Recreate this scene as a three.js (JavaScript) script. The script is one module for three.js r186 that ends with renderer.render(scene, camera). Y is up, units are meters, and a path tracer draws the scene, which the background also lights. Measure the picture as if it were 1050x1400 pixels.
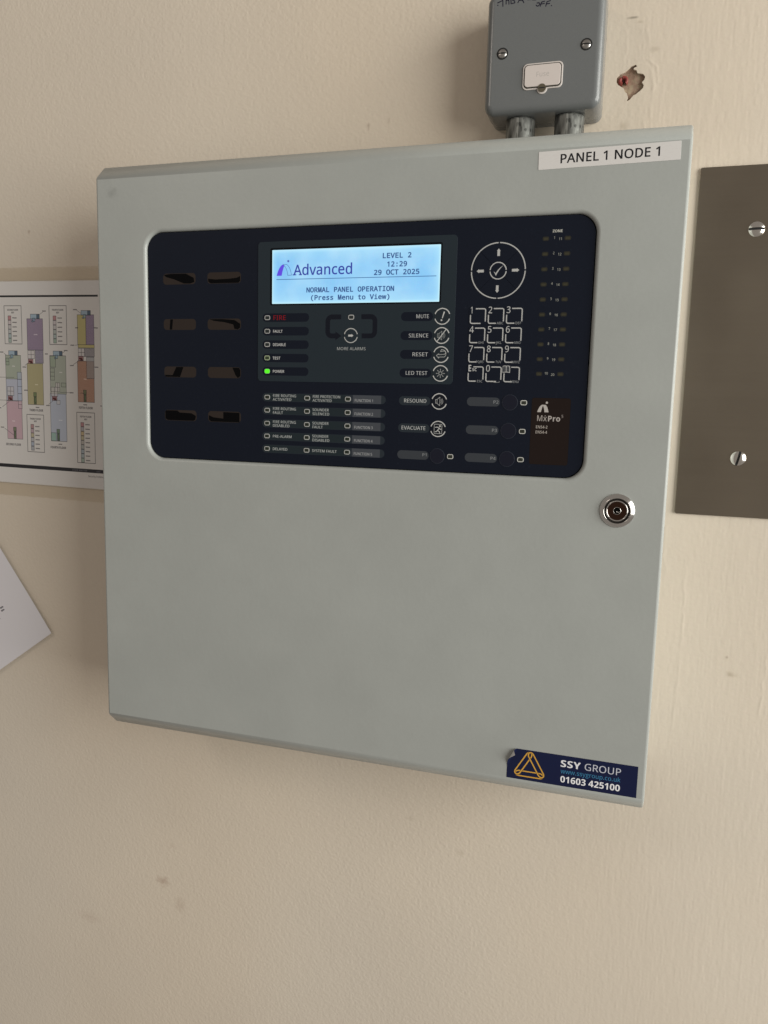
import * as THREE from 'three';
import { mergeGeometries, toCreasedNormals } from 'three/addons/utils/BufferGeometryUtils.js';
import { RectAreaLightUniformsLib } from 'three/addons/lights/RectAreaLightUniformsLib.js';
import { Brush, Evaluator, SUBTRACTION } from 'three-bvh-csg';

// ------------------------------------------------------------------ camera, light, exposure
const scene = new THREE.Scene();
const CY = 1.5;                                                     // height of the panel's centre, metres
const wx = (X) => (X - 225) / 1000, wy = (Y) => (227.33 - Y) / 1000; // millimetres right / down from the panel's top left front corner
const camera = new THREE.PerspectiveCamera(65.64, 0.75, 0.02, 30);
camera.position.set(wx(427.57), CY + wy(174.16), 0.6768);
camera.setRotationFromMatrix(new THREE.Matrix4().makeBasis(
  new THREE.Vector3(0.95372, 0.024896, -0.29966), new THREE.Vector3(-0.064595, 0.990264, -0.123311), new THREE.Vector3(0.293672, 0.136961, 0.946044)));
scene.add(camera);
const renderer = new THREE.WebGLRenderer({ antialias: true });
renderer.toneMapping = THREE.LinearToneMapping;
renderer.toneMappingExposure = 1;
renderer.shadowMap.enabled = true;
RectAreaLightUniformsLib.init();
scene.background = new THREE.Color().setRGB(0.245, 0.217, 0.192);   // the dim room in front of the wall
function areaLight(name, color, intensity, w, h, pos, aim) {
  const l = new THREE.RectAreaLight(color, intensity, w, h);
  l.name = name; l.position.set(...pos); l.lookAt(...aim); scene.add(l);
}
areaLight('daylight', new THREE.Color().setRGB(1, 0.99, 0.93), 7.0, 2.3, 1.7, [2.1, 1.84, 1.24], [0, 1.84, 1.24]);
areaLight('ceiling_light', new THREE.Color().setRGB(1, 0.88, 0.77), 5.5, 0.36, 0.36, [-0.98, 2.42, 1.36], [0, 1.4, 0]);

// ------------------------------------------------------------------ helpers
let seed = 7;
const rnd = () => { seed = (seed * 1664525 + 1013904223) >>> 0; return seed / 4294967296; };
const hash = (x, y, s) => { let h = Math.imul(x | 0, 374761393) ^ Math.imul(y | 0, 668265263) ^ Math.imul(s | 0, 1442695041); h = Math.imul(h ^ (h >>> 13), 1274126177); return ((h ^ (h >>> 16)) >>> 0) / 4294967296; };
function vnoise(x, y, s) {
  const ix = Math.floor(x), iy = Math.floor(y), fx = x - ix, fy = y - iy, u = fx * fx * (3 - 2 * fx), v = fy * fy * (3 - 2 * fy);
  const a = hash(ix, iy, s), b = hash(ix + 1, iy, s), c = hash(ix, iy + 1, s), d = hash(ix + 1, iy + 1, s);
  return a + (b - a) * u + (c - a) * v + (a - b - c + d) * u * v;
}
const fbm = (x, y, s, n = 4) => { let t = 0, a = 0.5; for (let i = 0; i < n; i++, a *= 0.5, x *= 2.03, y *= 2.03) t += a * vnoise(x, y, s + i * 17); return t; };
const clamp = (x, a = 0, b = 1) => Math.min(b, Math.max(a, x));
const sstep = (a, b, x) => { const t = clamp((x - a) / (b - a)); return t * t * (3 - 2 * t); };
const used = new Map();
function numbered(n) { const k = used.get(n) ?? 0; used.set(n, k + 1); return k ? n + '_' + String(k).padStart(3, '0') : n; }
function thing(name, label, category, pos, group) {
  const o = new THREE.Group(); o.name = numbered(name); o.position.set(...pos); scene.add(o);
  o.userData = { label, category }; if (group) o.userData.group = group;
  return o;
}
function part(name, geo, mat, parent, pos, label) {
  const m = new THREE.Mesh(geo, mat); m.name = name; m.castShadow = m.receiveShadow = true;
  if (pos) m.position.set(...pos);
  if (label) m.userData.label = label;
  parent.add(m); return m;
}
function rrect(x0, y0, x1, y1, r, path = new THREE.Shape()) {        // rounded rectangle, y up
  path.moveTo(x0 + r, y0); path.lineTo(x1 - r, y0); path.absarc(x1 - r, y0 + r, r, -Math.PI / 2, 0);
  path.lineTo(x1, y1 - r); path.absarc(x1 - r, y1 - r, r, 0, Math.PI / 2);
  path.lineTo(x0 + r, y1); path.absarc(x0 + r, y1 - r, r, Math.PI / 2, Math.PI);
  path.lineTo(x0, y0 + r); path.absarc(x0 + r, y0 + r, r, Math.PI, 1.5 * Math.PI);
  return path;
}
const box2 = (w, h, r) => rrect(-w / 2, -h / 2, w / 2, h / 2, r);
// a plate of thickness t, its back at z = 0, with a rounded front edge of radius b
function plate(shape, t, b, seg = 2, curve = 8) {
  const g = new THREE.ExtrudeGeometry(shape, { depth: t - 2 * b, bevelEnabled: b > 0, bevelThickness: b, bevelSize: b, bevelOffset: -b, bevelSegments: seg, curveSegments: curve });
  return g.translate(0, 0, b);
}
// rounded edges shaded smoothly, the large flat faces left exactly flat
function soften(g, angle = 0.62) {
  const s = toCreasedNormals(g, angle), p = s.attributes.position, n = s.attributes.normal, a = new THREE.Vector3(), b = new THREE.Vector3(), c = new THREE.Vector3();
  for (let i = 0; i < p.count; i += 3) {
    a.fromBufferAttribute(p, i); b.fromBufferAttribute(p, i + 1).sub(a); c.fromBufferAttribute(p, i + 2).sub(a); b.cross(c).normalize();
    if (Math.max(Math.abs(b.x), Math.abs(b.y), Math.abs(b.z)) > 0.9999) for (let k = 0; k < 3; k++) n.setXYZ(i + k, b.x, b.y, b.z);
  }
  return s;
}
function mapUV(g, f) {
  const p = g.attributes.position, uv = new Float32Array(p.count * 2);
  for (let i = 0; i < p.count; i++) { const [u, v] = f(p.getX(i), p.getY(i), p.getZ(i)); uv[i * 2] = u; uv[i * 2 + 1] = v; }
  g.setAttribute('uv', new THREE.BufferAttribute(uv, 2)); return g;
}
const MM = (g) => g.scale(0.001, 0.001, 0.001);
const std = (o) => new THREE.MeshPhysicalMaterial(o);
const lin = (r, g, b) => new THREE.Color().setRGB(r, g, b);
function canvasTex(w, h, draw) {
  const c = document.createElement('canvas'); c.width = w; c.height = h;
  const x = c.getContext('2d'); draw(x, w, h);
  const t = new THREE.CanvasTexture(c); t.colorSpace = THREE.SRGBColorSpace; t.anisotropy = 8; return t;
}
function dataTex(n, f, srgb) {                                      // n x n, f(u, v) -> [r, g, b] 0..255 or one number 0..1
  const d = new Uint8Array(n * n * 4);
  for (let j = 0; j < n; j++) for (let i = 0; i < n; i++) {
    const c = f((i + 0.5) / n, (j + 0.5) / n), o = (j * n + i) * 4;
    if (typeof c === 'number') d[o] = d[o + 1] = d[o + 2] = clamp(c) * 255; else { d[o] = c[0]; d[o + 1] = c[1]; d[o + 2] = c[2]; }
    d[o + 3] = 255;
  }
  const t = new THREE.DataTexture(d, n, n); t.magFilter = THREE.LinearFilter; t.minFilter = THREE.LinearMipmapLinearFilter; t.generateMipmaps = true;
  t.wrapS = t.wrapT = THREE.MirroredRepeatWrapping; if (srgb) t.colorSpace = THREE.SRGBColorSpace; t.needsUpdate = true; return t;
}
// text whose capitals are cap high and which is w wide, left end at x, baseline y (units of the drawing)
function fit(c, s, x, y, w, cap, font = 'sans-serif', weight = '', bold = 0) {
  c.save(); c.font = weight + ' 100px ' + font; c.textBaseline = 'alphabetic'; c.textAlign = 'left';
  const m = c.measureText(s).width; c.translate(x, y); c.scale(w / m, cap / 71.5); if (bold) { c.strokeStyle = c.fillStyle; c.lineWidth = bold; c.lineJoin = 'round'; c.strokeText(s, 0, 0); } c.fillText(s, 0, 0); c.restore();
}
function rr(c, x, y, w, h, r) { c.beginPath(); c.moveTo(x + r, y); c.arcTo(x + w, y, x + w, y + h, r); c.arcTo(x + w, y + h, x, y + h, r); c.arcTo(x, y + h, x, y, r); c.arcTo(x, y, x + w, y, r); c.closePath(); }
const poly = (c, pts, close) => { c.beginPath(); pts.forEach(([x, y], i) => (i ? c.lineTo(x, y) : c.moveTo(x, y))); if (close) c.closePath(); };

const slotted = (parent, X, Y, z, r, h, turn, mat, slotMat) => {      // a domed slotted screw head as part, its slot as a real groove
  const g = new THREE.SphereGeometry(1, 28, 12, 0, Math.PI * 2, 0, Math.PI / 2).scale(r, h, r).rotateX(Math.PI / 2);
  const A = new Brush(g), B = new Brush(new THREE.BoxGeometry(r * 2.4, r * 0.3, h * 2).translate(0, 0, h * 1.45)); A.updateMatrixWorld(); B.updateMatrixWorld();
  const ev = new Evaluator(); ev.useGroups = false; const q = MM(ev.evaluate(A, B, SUBTRACTION).geometry).rotateZ(turn);
  const s = part('screw', q, mat, parent, [X, Y, z]);
  part('screw_slot', MM(new THREE.BoxGeometry(r * 1.9, r * 0.26, 0.12)).rotateZ(turn), slotMat, s, [0, 0, h * 0.00047]);
  return s;
};

// ------------------------------------------------------------------ the wall
const HOLE = [[520, 300], [535, 325], [490, 345], [485, 365], [530, 380], [540, 420], [620, 430], [650, 465], [640, 510], [605, 550], [630, 590], [620, 630], [580, 670], [520, 720], [480, 740], [430, 800], [385, 825], [405, 770], [390, 710], [362, 690], [345, 640], [300, 612], [262, 590], [238, 545], [246, 475], [285, 440], [350, 410], [400, 370], [450, 325]]
  .map(([a, b]) => { const dx = 820 + a / 10.5 - 865, dy = 60 + b / 10.5 - 112; return [409.3 + 0.545 * dx + 0.034 * dy, -74.9 + 0.0477 * dx + 0.535 * dy]; });
const T = 1.25, TX = -0.52, TY = 0.62;                              // the wall's textures span T metres from (TX, TY)
const mmU = (X) => (wx(X) - TX) / T, mmV = (Y) => (CY + wy(Y) - TY) / T;
const uX = (u) => 225 + 1000 * (TX + u * T), vY = (v) => 227.33 - 1000 * (TY + v * T - CY);
const RIDGES = [[[417, -112], [421, -95], [424, -70], [424, -50], [425, -30]], [[412, -88], [419, -86], [423, -80], [425, -70], [421, -62]], [[411, -91], [419, -91], [426, -84], [427, -74]],
  [[402, -112], [404, -100], [401, -92]], [[419, -45], [420, -30], [418, -20]], [[458, 268], [457, 292], [460, 304]], [[430, 462], [431, 476], [433, 484]], [[540, 300], [541, 360], [538, 420]], [[475, 300], [476, 390], [474, 440]]];
const SPOTS = [[-17, 682, 7, 5, 0.5, [148, 120, 104]], [3, 704, 6, 9, 0.22, [150, 126, 108]], [515, 386, 4, 2.2, 0.5, [138, 124, 98]], [511, 372, 1.2, 1.2, 0.6, [120, 106, 86]], [-126, 448, 1, 1, 0.5, [140, 120, 100]],
  [-6, 640, 5, 3, 0.12, [150, 126, 108]], [412, -118, 3, 0.8, 0.35, [120, 108, 84]], [407, -121.5, 4, 0.6, 0.6, [70, 64, 54]], [424, -97, 4, 2.4, 0.22, [128, 116, 96]], [404, -43, 4, 3, 0.35, [140, 128, 104]], [-160, 15, 1.3, 2, 0.55, [130, 106, 90]],
  [195, -58, 1.2, 2.6, 0.5, [120, 100, 84]], [213, -62, 1.1, 3, 0.4, [120, 100, 84]], [300, 585, 3, 3, 0.18, [140, 128, 106]], [-110, 745, 14, 6, 0.16, [150, 124, 108]], [250, 560, 4, 2, 0.15, [140, 128, 106]]];
const segDist = (x, y, a, b) => { const dx = b[0] - a[0], dy = b[1] - a[1], t = clamp(((x - a[0]) * dx + (y - a[1]) * dy) / (dx * dx + dy * dy)); return Math.hypot(x - a[0] - dx * t, y - a[1] - dy * t); };
const wallColor = dataTex(1024, (u, v) => {
  const X = uX(u), Y = vY(v);
  const n = fbm(u * 9, v * 9, 3, 4) - 0.47, m = fbm(u * 5 + 9, v * 4, 31, 3) - 0.44, g = hash(X * 3 | 0, Y * 3 | 0, 5) - 0.5;
  let r = 219 + n * 12 + g * 2, gg = 208 + n * 11 - m * 6 + g * 2, b = 192 + n * 9 - m * 13 + g * 2;
  for (const [sx, sy, sw, sh, a, c] of SPOTS) {
    const d = Math.hypot((X - sx) / sw, (Y - sy) / sh) + (fbm(X * 0.35, Y * 0.35, 77, 3) - 0.45) * 1.5;
    const k = a * 0.72 * (1 - sstep(-0.1, 1.5, d)); if (k > 0) { r += (c[0] - r) * k; gg += (c[1] - gg) * k; b += (c[2] - b) * k; }
  }
  return [clamp(r, 0, 255), clamp(gg, 0, 255), clamp(b, 0, 255)];
}, true);
const wallBump = dataTex(2048, (u, v) => {
  const X = uX(u), Y = vY(v), side = sstep(300, 470, X + (fbm(u * 6, v * 6, 91, 2) - 0.4) * 120);   // brushed near the plate, rolled elsewhere
  const roll = vnoise(X / 2.1, Y / 2.1, 1) * 0.55 + vnoise(X / 1.1 + 3, Y / 1.1, 2) * 0.35, brush = vnoise(X / 1.5, Y / 9, 4) * 0.6 + vnoise(X / 2.8, Y / 26, 6) * 0.35;
  let h = 0.3 * (roll * (1 - 0.65 * side) + brush * 0.5 * side) + 0.25 * fbm(X / 34, Y / 42, 8, 3);
  for (const R of RIDGES) {
    if (Math.abs(X - R[0][0]) > 40 || Y < R[0][1] - 20 || Y > R[R.length - 1][1] + 20) continue;
    let d = 99; for (let i = 1; i < R.length; i++) d = Math.min(d, segDist(X + (vnoise(X / 6, Y / 6, 12) - 0.5) * 1.8, Y, R[i - 1], R[i]));
    h += 0.15 * Math.exp(-d * d * 0.9) * (0.2 + 1.1 * vnoise(Y / 7, X / 7, 13));
  }
  return h;
});
const wallUV = (x, y) => [(x - TX) / T, (y - TY) / T];
const wall = new THREE.Group(); wall.name = 'wall'; wall.userData = { kind: 'structure', label: 'cream painted plaster wall behind everything, with a chipped hole at upper right' }; scene.add(wall);
{
  const s = new THREE.Shape([[-1.7, -0.2], [1.9, -0.2], [1.9, 3.1], [-1.7, 3.1]].map((p) => new THREE.Vector2(...p)));
  s.holes.push(new THREE.Path(HOLE.map(([X, Y]) => new THREE.Vector2(wx(X), CY + wy(Y)))));
  const g = mapUV(new THREE.ExtrudeGeometry(s, { depth: 0.0022, bevelEnabled: false }).translate(0, 0, -0.0022), wallUV);
  part('paint_layer', g, std({ map: wallColor, bumpMap: wallBump, bumpScale: 0.0007, roughness: 0.58 }), wall);
  const pl = new THREE.PlaneGeometry(0.05, 0.05, 90, 90), p = pl.attributes.position;
  for (let i = 0; i < p.count; i++) p.setZ(i, (fbm(p.getX(i) * 260 + 5, p.getY(i) * 260 + 9, 60, 4) - 0.5) * 0.0016 - 0.0012 * (1 - sstep(0.002, 0.009, Math.hypot(p.getX(i) + 0.006, p.getY(i) - 0.002))));
  pl.computeVertexNormals();
  const col = new Float32Array(p.count * 3);
  for (let i = 0; i < p.count; i++) { const k = fbm(p.getX(i) * 420, p.getY(i) * 420, 61, 3), c = k > 0.56 ? [0.5, 0.4, 0.28] : [0.36 + k * 0.2, 0.25 + k * 0.15, 0.185 + k * 0.11]; col.set(c, i * 3); }
  pl.setAttribute('color', new THREE.BufferAttribute(col, 3));
  part('bare_plaster', pl, std({ vertexColors: true, roughness: 0.95 }), wall, [wx(409), CY + wy(-75), -0.0034], 'brown bare plaster in the chipped hole');
  part('wall_core', new THREE.BoxGeometry(3.6, 3.3, 0.112), std({ color: lin(0.4, 0.3, 0.22), roughness: 1 }), wall, [0.1, 1.45, -0.0645]);
}
{                                                                   // red plastic plug
  const o = thing('wall_plug', 'small red plastic wall plug in the chipped hole right of the grey box', 'wall plug', [wx(402.3), CY + wy(-77), -0.006]);
  const prof = [[1.0, 0], [1.1, 3.6], [1.5, 4.9], [2.4, 5.5], [3.4, 5.2], [3.7, 4.2], [3.4, 0]].map(([a, b]) => new THREE.Vector2(a, b));
  const red = std({ color: lin(0.27, 0.05, 0.042), roughness: 0.5 });
  for (const k of [0, 1]) part('plug_half', MM(new THREE.LatheGeometry(prof, 18, k * Math.PI + 0.2, Math.PI - 0.4 - k * 0.5).rotateX(Math.PI / 2).rotateZ(0.5)), red, o);
  part('plug_core', MM(new THREE.CylinderGeometry(1.15, 1.15, 3, 16).rotateX(Math.PI / 2).translate(0, 0, 2)), std({ color: lin(0.05, 0.012, 0.01), roughness: 0.7 }), o);
}

// ------------------------------------------------------------------ fire alarm panel
const panel = thing('fire_alarm_panel', 'grey metal fire alarm control panel with dark keypad and lit blue screen', 'fire alarm panel', [0, CY, 0]);
const HH = 454.66, CH = 10.7, FZ = 105;
const doorMap = dataTex(1024, (u, v) => {                            // 0.5 m square from the panel's centre
  const X = (u - 0.5) * 500 + 225, Y = 227.3 - (v - 0.5) * 500;
  const n = fbm(u * 14, v * 14, 40, 4) - 0.47, g = hash(X * 2.2 | 0, Y * 2.2 | 0, 41) - 0.5; let k = 1 + n * 0.05 + g * 0.018, w = 0;
  const d = Math.hypot((X - 14.3) / 5, (Y - 12.6) / 4) + (fbm(X * 0.4, Y * 0.4, 44, 3) - 0.45) * 1.4; w += 0.1 * (1 - sstep(-0.3, 1.5, d));
  k -= w; return [166 * k, 170 * k, 167 * k];
}, true);
const doorBump = dataTex(1024, (u, v) => 0.6 * vnoise(u * 260, v * 260, 50) + 0.4 * vnoise(u * 120, v * 120, 51));
const paint = std({ map: doorMap, bumpMap: doorBump, bumpScale: 0.00004, roughness: 0.32 });
const doorUV = (x, y) => [x / 0.5 + 0.5, y / 0.5 + 0.5];
function roundPoly(pts, r, n = 5) {                                  // polygon with every corner rounded
  const out = [];
  pts.forEach((p, i) => {
    const a = pts[(i + pts.length - 1) % pts.length], b = pts[(i + 1) % pts.length], P = new THREE.Vector2(...p);
    const A = new THREE.Vector2(...a).sub(P).normalize(), B = new THREE.Vector2(...b).sub(P).normalize(), k = r[i];
    if (!k) { out.push(P); return; }
    for (let j = 0; j <= n; j++) { const t = j / n; out.push(P.clone().addScaledVector(A, k * (1 - t) * (1 - t)).addScaledVector(B, k * t * t)); }
  });
  return new THREE.Shape(out);
}
{
  // side profile: x = depth, y = height about the centre, drawn in mm
  const yt = 227.33, yb = 227.33 - HH;
  const prof = roundPoly([[72, yb - CH], [FZ - CH, yb - CH], [FZ, yb], [FZ, yt], [FZ - CH, yt + CH], [72, yt + CH]], [0, 1.6, 1.6, 1.6, 1.6, 0]);
  let g = new THREE.ExtrudeGeometry(prof, { depth: 450, bevelEnabled: true, bevelThickness: 1.9, bevelSize: 1.9, bevelOffset: -1.9, bevelSegments: 7 });
  g.translate(0, 0, -225).rotateY(-Math.PI / 2);                      // depth x -> z, extrusion z -> -x
  MM(g); g = soften(g);
  const cut = MM(new THREE.ExtrudeGeometry(rrect(41.4 - 225, 227.33 - 227.3, 398 - 225, 227.33 - 41.3, 16.5), { depth: 14, bevelEnabled: false, curveSegments: 14 }).translate(0, 0, FZ - 9));
  const A = new Brush(g), B = new Brush(cut); A.updateMatrixWorld(); B.updateMatrixWorld();
  const ev = new Evaluator(); ev.useGroups = false; ev.attributes = ['position', 'normal', 'uv'];
  const res = ev.evaluate(A, B, SUBTRACTION).geometry;
  // rolled lip around the opening
  const path = rrect(41.4 - 225, 0.03, 398 - 225, 227.33 - 41.3, 16.5).getSpacedPoints(1);
  const P = rrect(41.4 - 225, 0.03, 398 - 225, 227.33 - 41.3, 16.5).getPoints(14).filter((p, i, a) => !i || p.distanceTo(a[i - 1]) > 1e-4);
  if (P[0].distanceTo(P[P.length - 1]) < 1e-4) P.pop();
  const N = P.length, ring = []; for (let k = 0; k <= 8; k++) { const a = (k / 8) * Math.PI / 2; ring.push([2.9 * Math.sin(a), FZ - 2.3 * (1 - Math.cos(a)), Math.sin(a), Math.cos(a)]); }
  ring.push([2.9, FZ - 5, 1, 0]);
  const pos = [], nor = [], idx = [];
  for (let i = 0; i < N; i++) {
    const a = P[(i + N - 1) % N], b = P[(i + 1) % N], t = b.clone().sub(a).normalize(), n = new THREE.Vector2(-t.y, t.x);   // inward for a counter-clockwise path
    for (const [off, z, nn, nz] of ring) { pos.push(P[i].x + n.x * off, P[i].y + n.y * off, z); nor.push(n.x * nn, n.y * nn, nz); }
  }
  const M = ring.length;
  for (let i = 0; i < N; i++) for (let k = 0; k + 1 < M; k++) { const a = i * M + k, b = ((i + 1) % N) * M + k; idx.push(a, b, a + 1, b, b + 1, a + 1); }
  const lip = new THREE.BufferGeometry(); lip.setAttribute('position', new THREE.Float32BufferAttribute(pos, 3)); lip.setAttribute('normal', new THREE.Float32BufferAttribute(nor, 3)); lip.setIndex(idx);
  MM(lip);
  const door = part('door', mapUV(res, doorUV), paint, panel);
  part('window_lip', mapUV(lip, doorUV), paint, door);
  part('back_box', MM(new THREE.BoxGeometry(446, 470, 70)), paint, panel, [0, 0, 0.0355]);
  part('pocket_floor', MM(new THREE.PlaneGeometry(354, 183)), std({ color: lin(0.006, 0.006, 0.007), roughness: 0.8 }), door, [wx(219.7), wy(134.3), (FZ - 6) / 1000]);
}

// the printed sheet of the keypad, drawn in millimetres
const AX = 44, AY = 44, AW = 351.4, AH = 181;
const LED_ROWS = [172.5, 182.65, 192.8, 202.9, 212.85], STAT = [111.6, 121.85, 132, 142.2, 152.4];
const WHITE = '#b9bab8', DIM = '#8f9290', NAVY = '#151a26', GREY = '#283138', PILL = '#2b3239';
const BTN = [[290, 111.6], [290, 125.2], [290, 138.8], [290, 152.3], [289.8, 172.6], [289.6, 192.7]];
const KX = [310.15, 323.1, 336.05], KY = [106.1, 119.6, 133.2, 146.9];
function ledRing(c, x, y, col, fill) { rr(c, x - 2.05, y - 1.5, 4.1, 3, 1); c.fillStyle = fill; c.fill(); c.strokeStyle = col; c.lineWidth = 0.62; c.stroke(); rr(c, x - 1, y - 0.55, 2, 1.1, 0.3); c.strokeStyle = 'rgba(150,155,140,.35)'; c.lineWidth = 0.2; c.stroke(); }
function arcs(c, x, y, r, w, col, gap = 0.2) { c.strokeStyle = col; c.lineWidth = w; for (const k of [0, 1]) { c.beginPath(); c.arc(x, y, r, k * Math.PI + gap, (k + 1) * Math.PI - gap); c.stroke(); } }
function arrow(c, x, y, a, l, w, head, col) { c.save(); c.translate(x, y); c.rotate(a); c.fillStyle = col; poly(c, [[-l / 2, -w / 2], [l / 2 - head * 0.7, -w / 2], [l / 2 - head * 0.7, -head / 2 - 0.15], [l / 2, 0], [l / 2 - head * 0.7, head / 2 + 0.15], [l / 2 - head * 0.7, w / 2], [-l / 2, w / 2]], true); c.fill(); c.restore(); }
function speaker(c, x, y, s, col) {
  c.strokeStyle = col; c.lineWidth = 0.34; c.lineJoin = 'round';
  poly(c, [[x - 3.1 * s, y - 1.4 * s], [x - 2 * s, y - 1.4 * s], [x + 0.3 * s, y - 3.3 * s], [x + 0.3 * s, y + 3.3 * s], [x - 2 * s, y + 1.4 * s], [x - 3.1 * s, y + 1.4 * s]], true); c.stroke();
  poly(c, [[x - 1.9 * s, y - 1.4 * s], [x - 1.9 * s, y + 1.4 * s]]); c.stroke();
  c.lineWidth = 0.26; for (const r of [1.5, 2.2, 2.9]) { c.beginPath(); c.arc(x - 0.1, y, r * s, -0.9, 0.9); c.stroke(); }
}
function drawSheet(c, W, H) {
  c.fillStyle = NAVY; c.fillRect(0, 0, W, H);
  c.scale(W / AW, H / AH); c.translate(-AX, -AY);
  for (let i = 0; i < 5000; i++) { c.fillStyle = rnd() > 0.5 ? 'rgba(255,255,255,.012)' : 'rgba(0,0,0,.05)'; c.fillRect(AX + rnd() * AW, AY + rnd() * AH, 0.3 + rnd(), 0.3 + rnd()); }
  c.fillStyle = GREY; rr(c, 142.9, 54.8, 156.4, 105.4, 3); c.fill();
  c.fillStyle = '#07090f'; rr(c, 153.2, 59.7, 135.3, 42.6, 1.4); c.fill();
  // status column
  ['FIRE', 'FAULT', 'DISABLE', 'TEST', 'POWER'].forEach((s, i) => {
    const y = STAT[i]; c.fillStyle = NAVY; rr(c, 147, y - 3.2, 38.8, 6.4, 3); c.fill();
    c.fillStyle = i ? '#d2d3d1' : '#9a1420'; fit(c, s, 155.6, y + (i ? 1.05 : 1.75), [11.2, 8.3, 11.2, 6.6, 10][i], i ? 2.1 : 3.3, 'sans-serif', '', i ? 2 : 1);
    ledRing(c, 151, y, i === 3 ? '#aebd9a' : WHITE, i === 3 ? '#2f3b28' : '#23282a');
  });
  // more alarms
  c.strokeStyle = '#161923'; c.lineWidth = 3.6; c.lineJoin = 'round';
  for (const k of [-1, 1]) { c.beginPath(); c.moveTo(220 + k * 8, 111.4); c.lineTo(220 + k * 15.3, 111.4); c.arcTo(220 + k * 18.8, 111.4, 220 + k * 18.8, 115, 3.2); c.lineTo(220 + k * 18.8, 122); c.arcTo(220 + k * 18.8, 125.4, 220 + k * 15.2, 125.4, 3.2); c.lineTo(220 + k * (k < 0 ? 12 : 8.5), 125.4); c.stroke(); }
  c.fillStyle = '#161923'; poly(c, [[207.6, 122.2], [212.4, 125.4], [207.6, 128.6]], true); c.fill();
  ledRing(c, 220, 111.7, WHITE, '#23282a'); arcs(c, 220, 125.2, 5.2, 0.72, WHITE, 0.2); arrow(c, 220, 125.2, 0, 4.2, 1.5, 2.2, '#c4c5c3');
  c.fillStyle = '#b2b4b3'; fit(c, 'MORE ALARMS', 208.8, 135.9, 23.2, 2.3);
  // right keys with pills
  [['MUTE', 270.2], ['SILENCE', 265], ['RESET', 268], ['LED TEST', 263.3], ['RESOUND', 262.6], ['EVACUATE', 261.2]].forEach(([s, x], i) => {
    const y = BTN[i][1]; c.fillStyle = i < 4 ? NAVY : PILL; rr(c, 258.9, y - 3.25, 24.2, 6.5, 3.2); c.fill();
    c.fillStyle = '#c6c8c7'; fit(c, s, x, y + 1.25, 280.2 - x, 2.6);
    c.fillStyle = i < 4 ? '#262d33' : '#171a22'; c.beginPath(); c.arc(...BTN[i], 5.6, 0, 7); c.fill();
    arcs(c, ...BTN[i], 5.6, 0.78, '#c6c7c5', 0.3);
  });
  c.fillStyle = '#c6c7c5'; poly(c, [[290.9, 108.2], [292, 108.3], [290.4, 113], [289.7, 113]], true); c.fill(); c.beginPath(); c.arc(289.5, 114.3, 0.65, 0, 7); c.fill();
  speaker(c, 289.8, 125.2, 0.95, '#9fa2a0'); c.strokeStyle = '#c6c7c5'; c.lineWidth = 0.6; poly(c, [[286.6, 129.5], [293.2, 120.8]]); c.stroke();
  c.strokeStyle = '#b4b6b4'; c.lineWidth = 0.42; c.beginPath(); c.moveTo(286.6, 139.5); c.lineTo(288.4, 138.2); c.lineTo(288.4, 138.9); c.lineTo(292, 138.6); c.arc(292.2, 137.4, 1.2, 1.6, -1.4, true); c.lineTo(289.6, 136.6); c.lineTo(290.2, 135.2); c.bezierCurveTo(294, 135.4, 294.6, 138.6, 292.6, 140.5); c.lineTo(288.4, 140.6); c.lineTo(288.4, 141.4); c.closePath(); c.stroke();
  c.lineWidth = 0.42; c.beginPath(); c.arc(290, 152.3, 1.25, 0, 7); c.stroke(); for (let k = 0; k < 8; k++) { const a = k * Math.PI / 4; poly(c, [[290 + 1.9 * Math.cos(a), 152.3 + 1.9 * Math.sin(a)], [290 + 3.3 * Math.cos(a), 152.3 + 3.3 * Math.sin(a)]]); c.stroke(); }
  speaker(c, 290, 172.6, 0.95, '#c0c1bf');
  c.strokeStyle = '#b4b6b4'; c.lineWidth = 0.4; rr(c, 286.7, 189.3, 5.8, 6.8, 0.5); c.stroke(); c.fillStyle = '#c0c1bf'; c.beginPath(); c.arc(291, 190.6, 0.75, 0, 7); c.fill(); c.lineWidth = 0.62; c.strokeStyle = '#c0c1bf';
  poly(c, [[287.4, 191.6], [289, 191.4], [290.6, 192], [289.3, 193.8], [290.8, 194.8], [290.9, 196]]); c.stroke(); poly(c, [[289.3, 193.6], [288.6, 194.7], [287.2, 194.8]]); c.stroke(); poly(c, [[290.4, 192], [291.4, 193], [292.2, 192.7]]); c.stroke();
  // navigation ring
  c.strokeStyle = WHITE; c.lineWidth = 0.85; for (let k = 0; k < 4; k++) { c.beginPath(); c.arc(329.1, 80.4, 19, k * Math.PI / 2 + 0.025, (k + 1) * Math.PI / 2 - 0.025); c.stroke(); }
  arcs(c, 329.1, 80.5, 5.7, 0.8, WHITE, 0.08);
  c.fillStyle = WHITE; c.beginPath(); c.moveTo(325.8, 81); c.quadraticCurveTo(327, 81.2, 327.4, 82.3); c.quadraticCurveTo(329.4, 78.6, 332.9, 76.9); c.quadraticCurveTo(329.6, 79.6, 327.6, 84.2); c.quadraticCurveTo(327, 82.2, 325.8, 81); c.fill();
  for (const [x, y, a] of [[329, 67.9, -Math.PI / 2], [316.4, 80.5, Math.PI], [341.4, 80.4, 0], [329, 93.1, Math.PI / 2]]) arrow(c, x, y, a, 5.2, 1.9, 2.5, WHITE);
  // number keys
  const D = ['1', '2', '3', '4', '5', '6', '7', '8', '9', 'E', '0', ''], S = ['', 'ABC', 'DEF', 'GHI', 'JKL', 'MNO', 'PQRS', 'TUV', 'WXYZ', 'ESC', '', 'MENU'];
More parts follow.
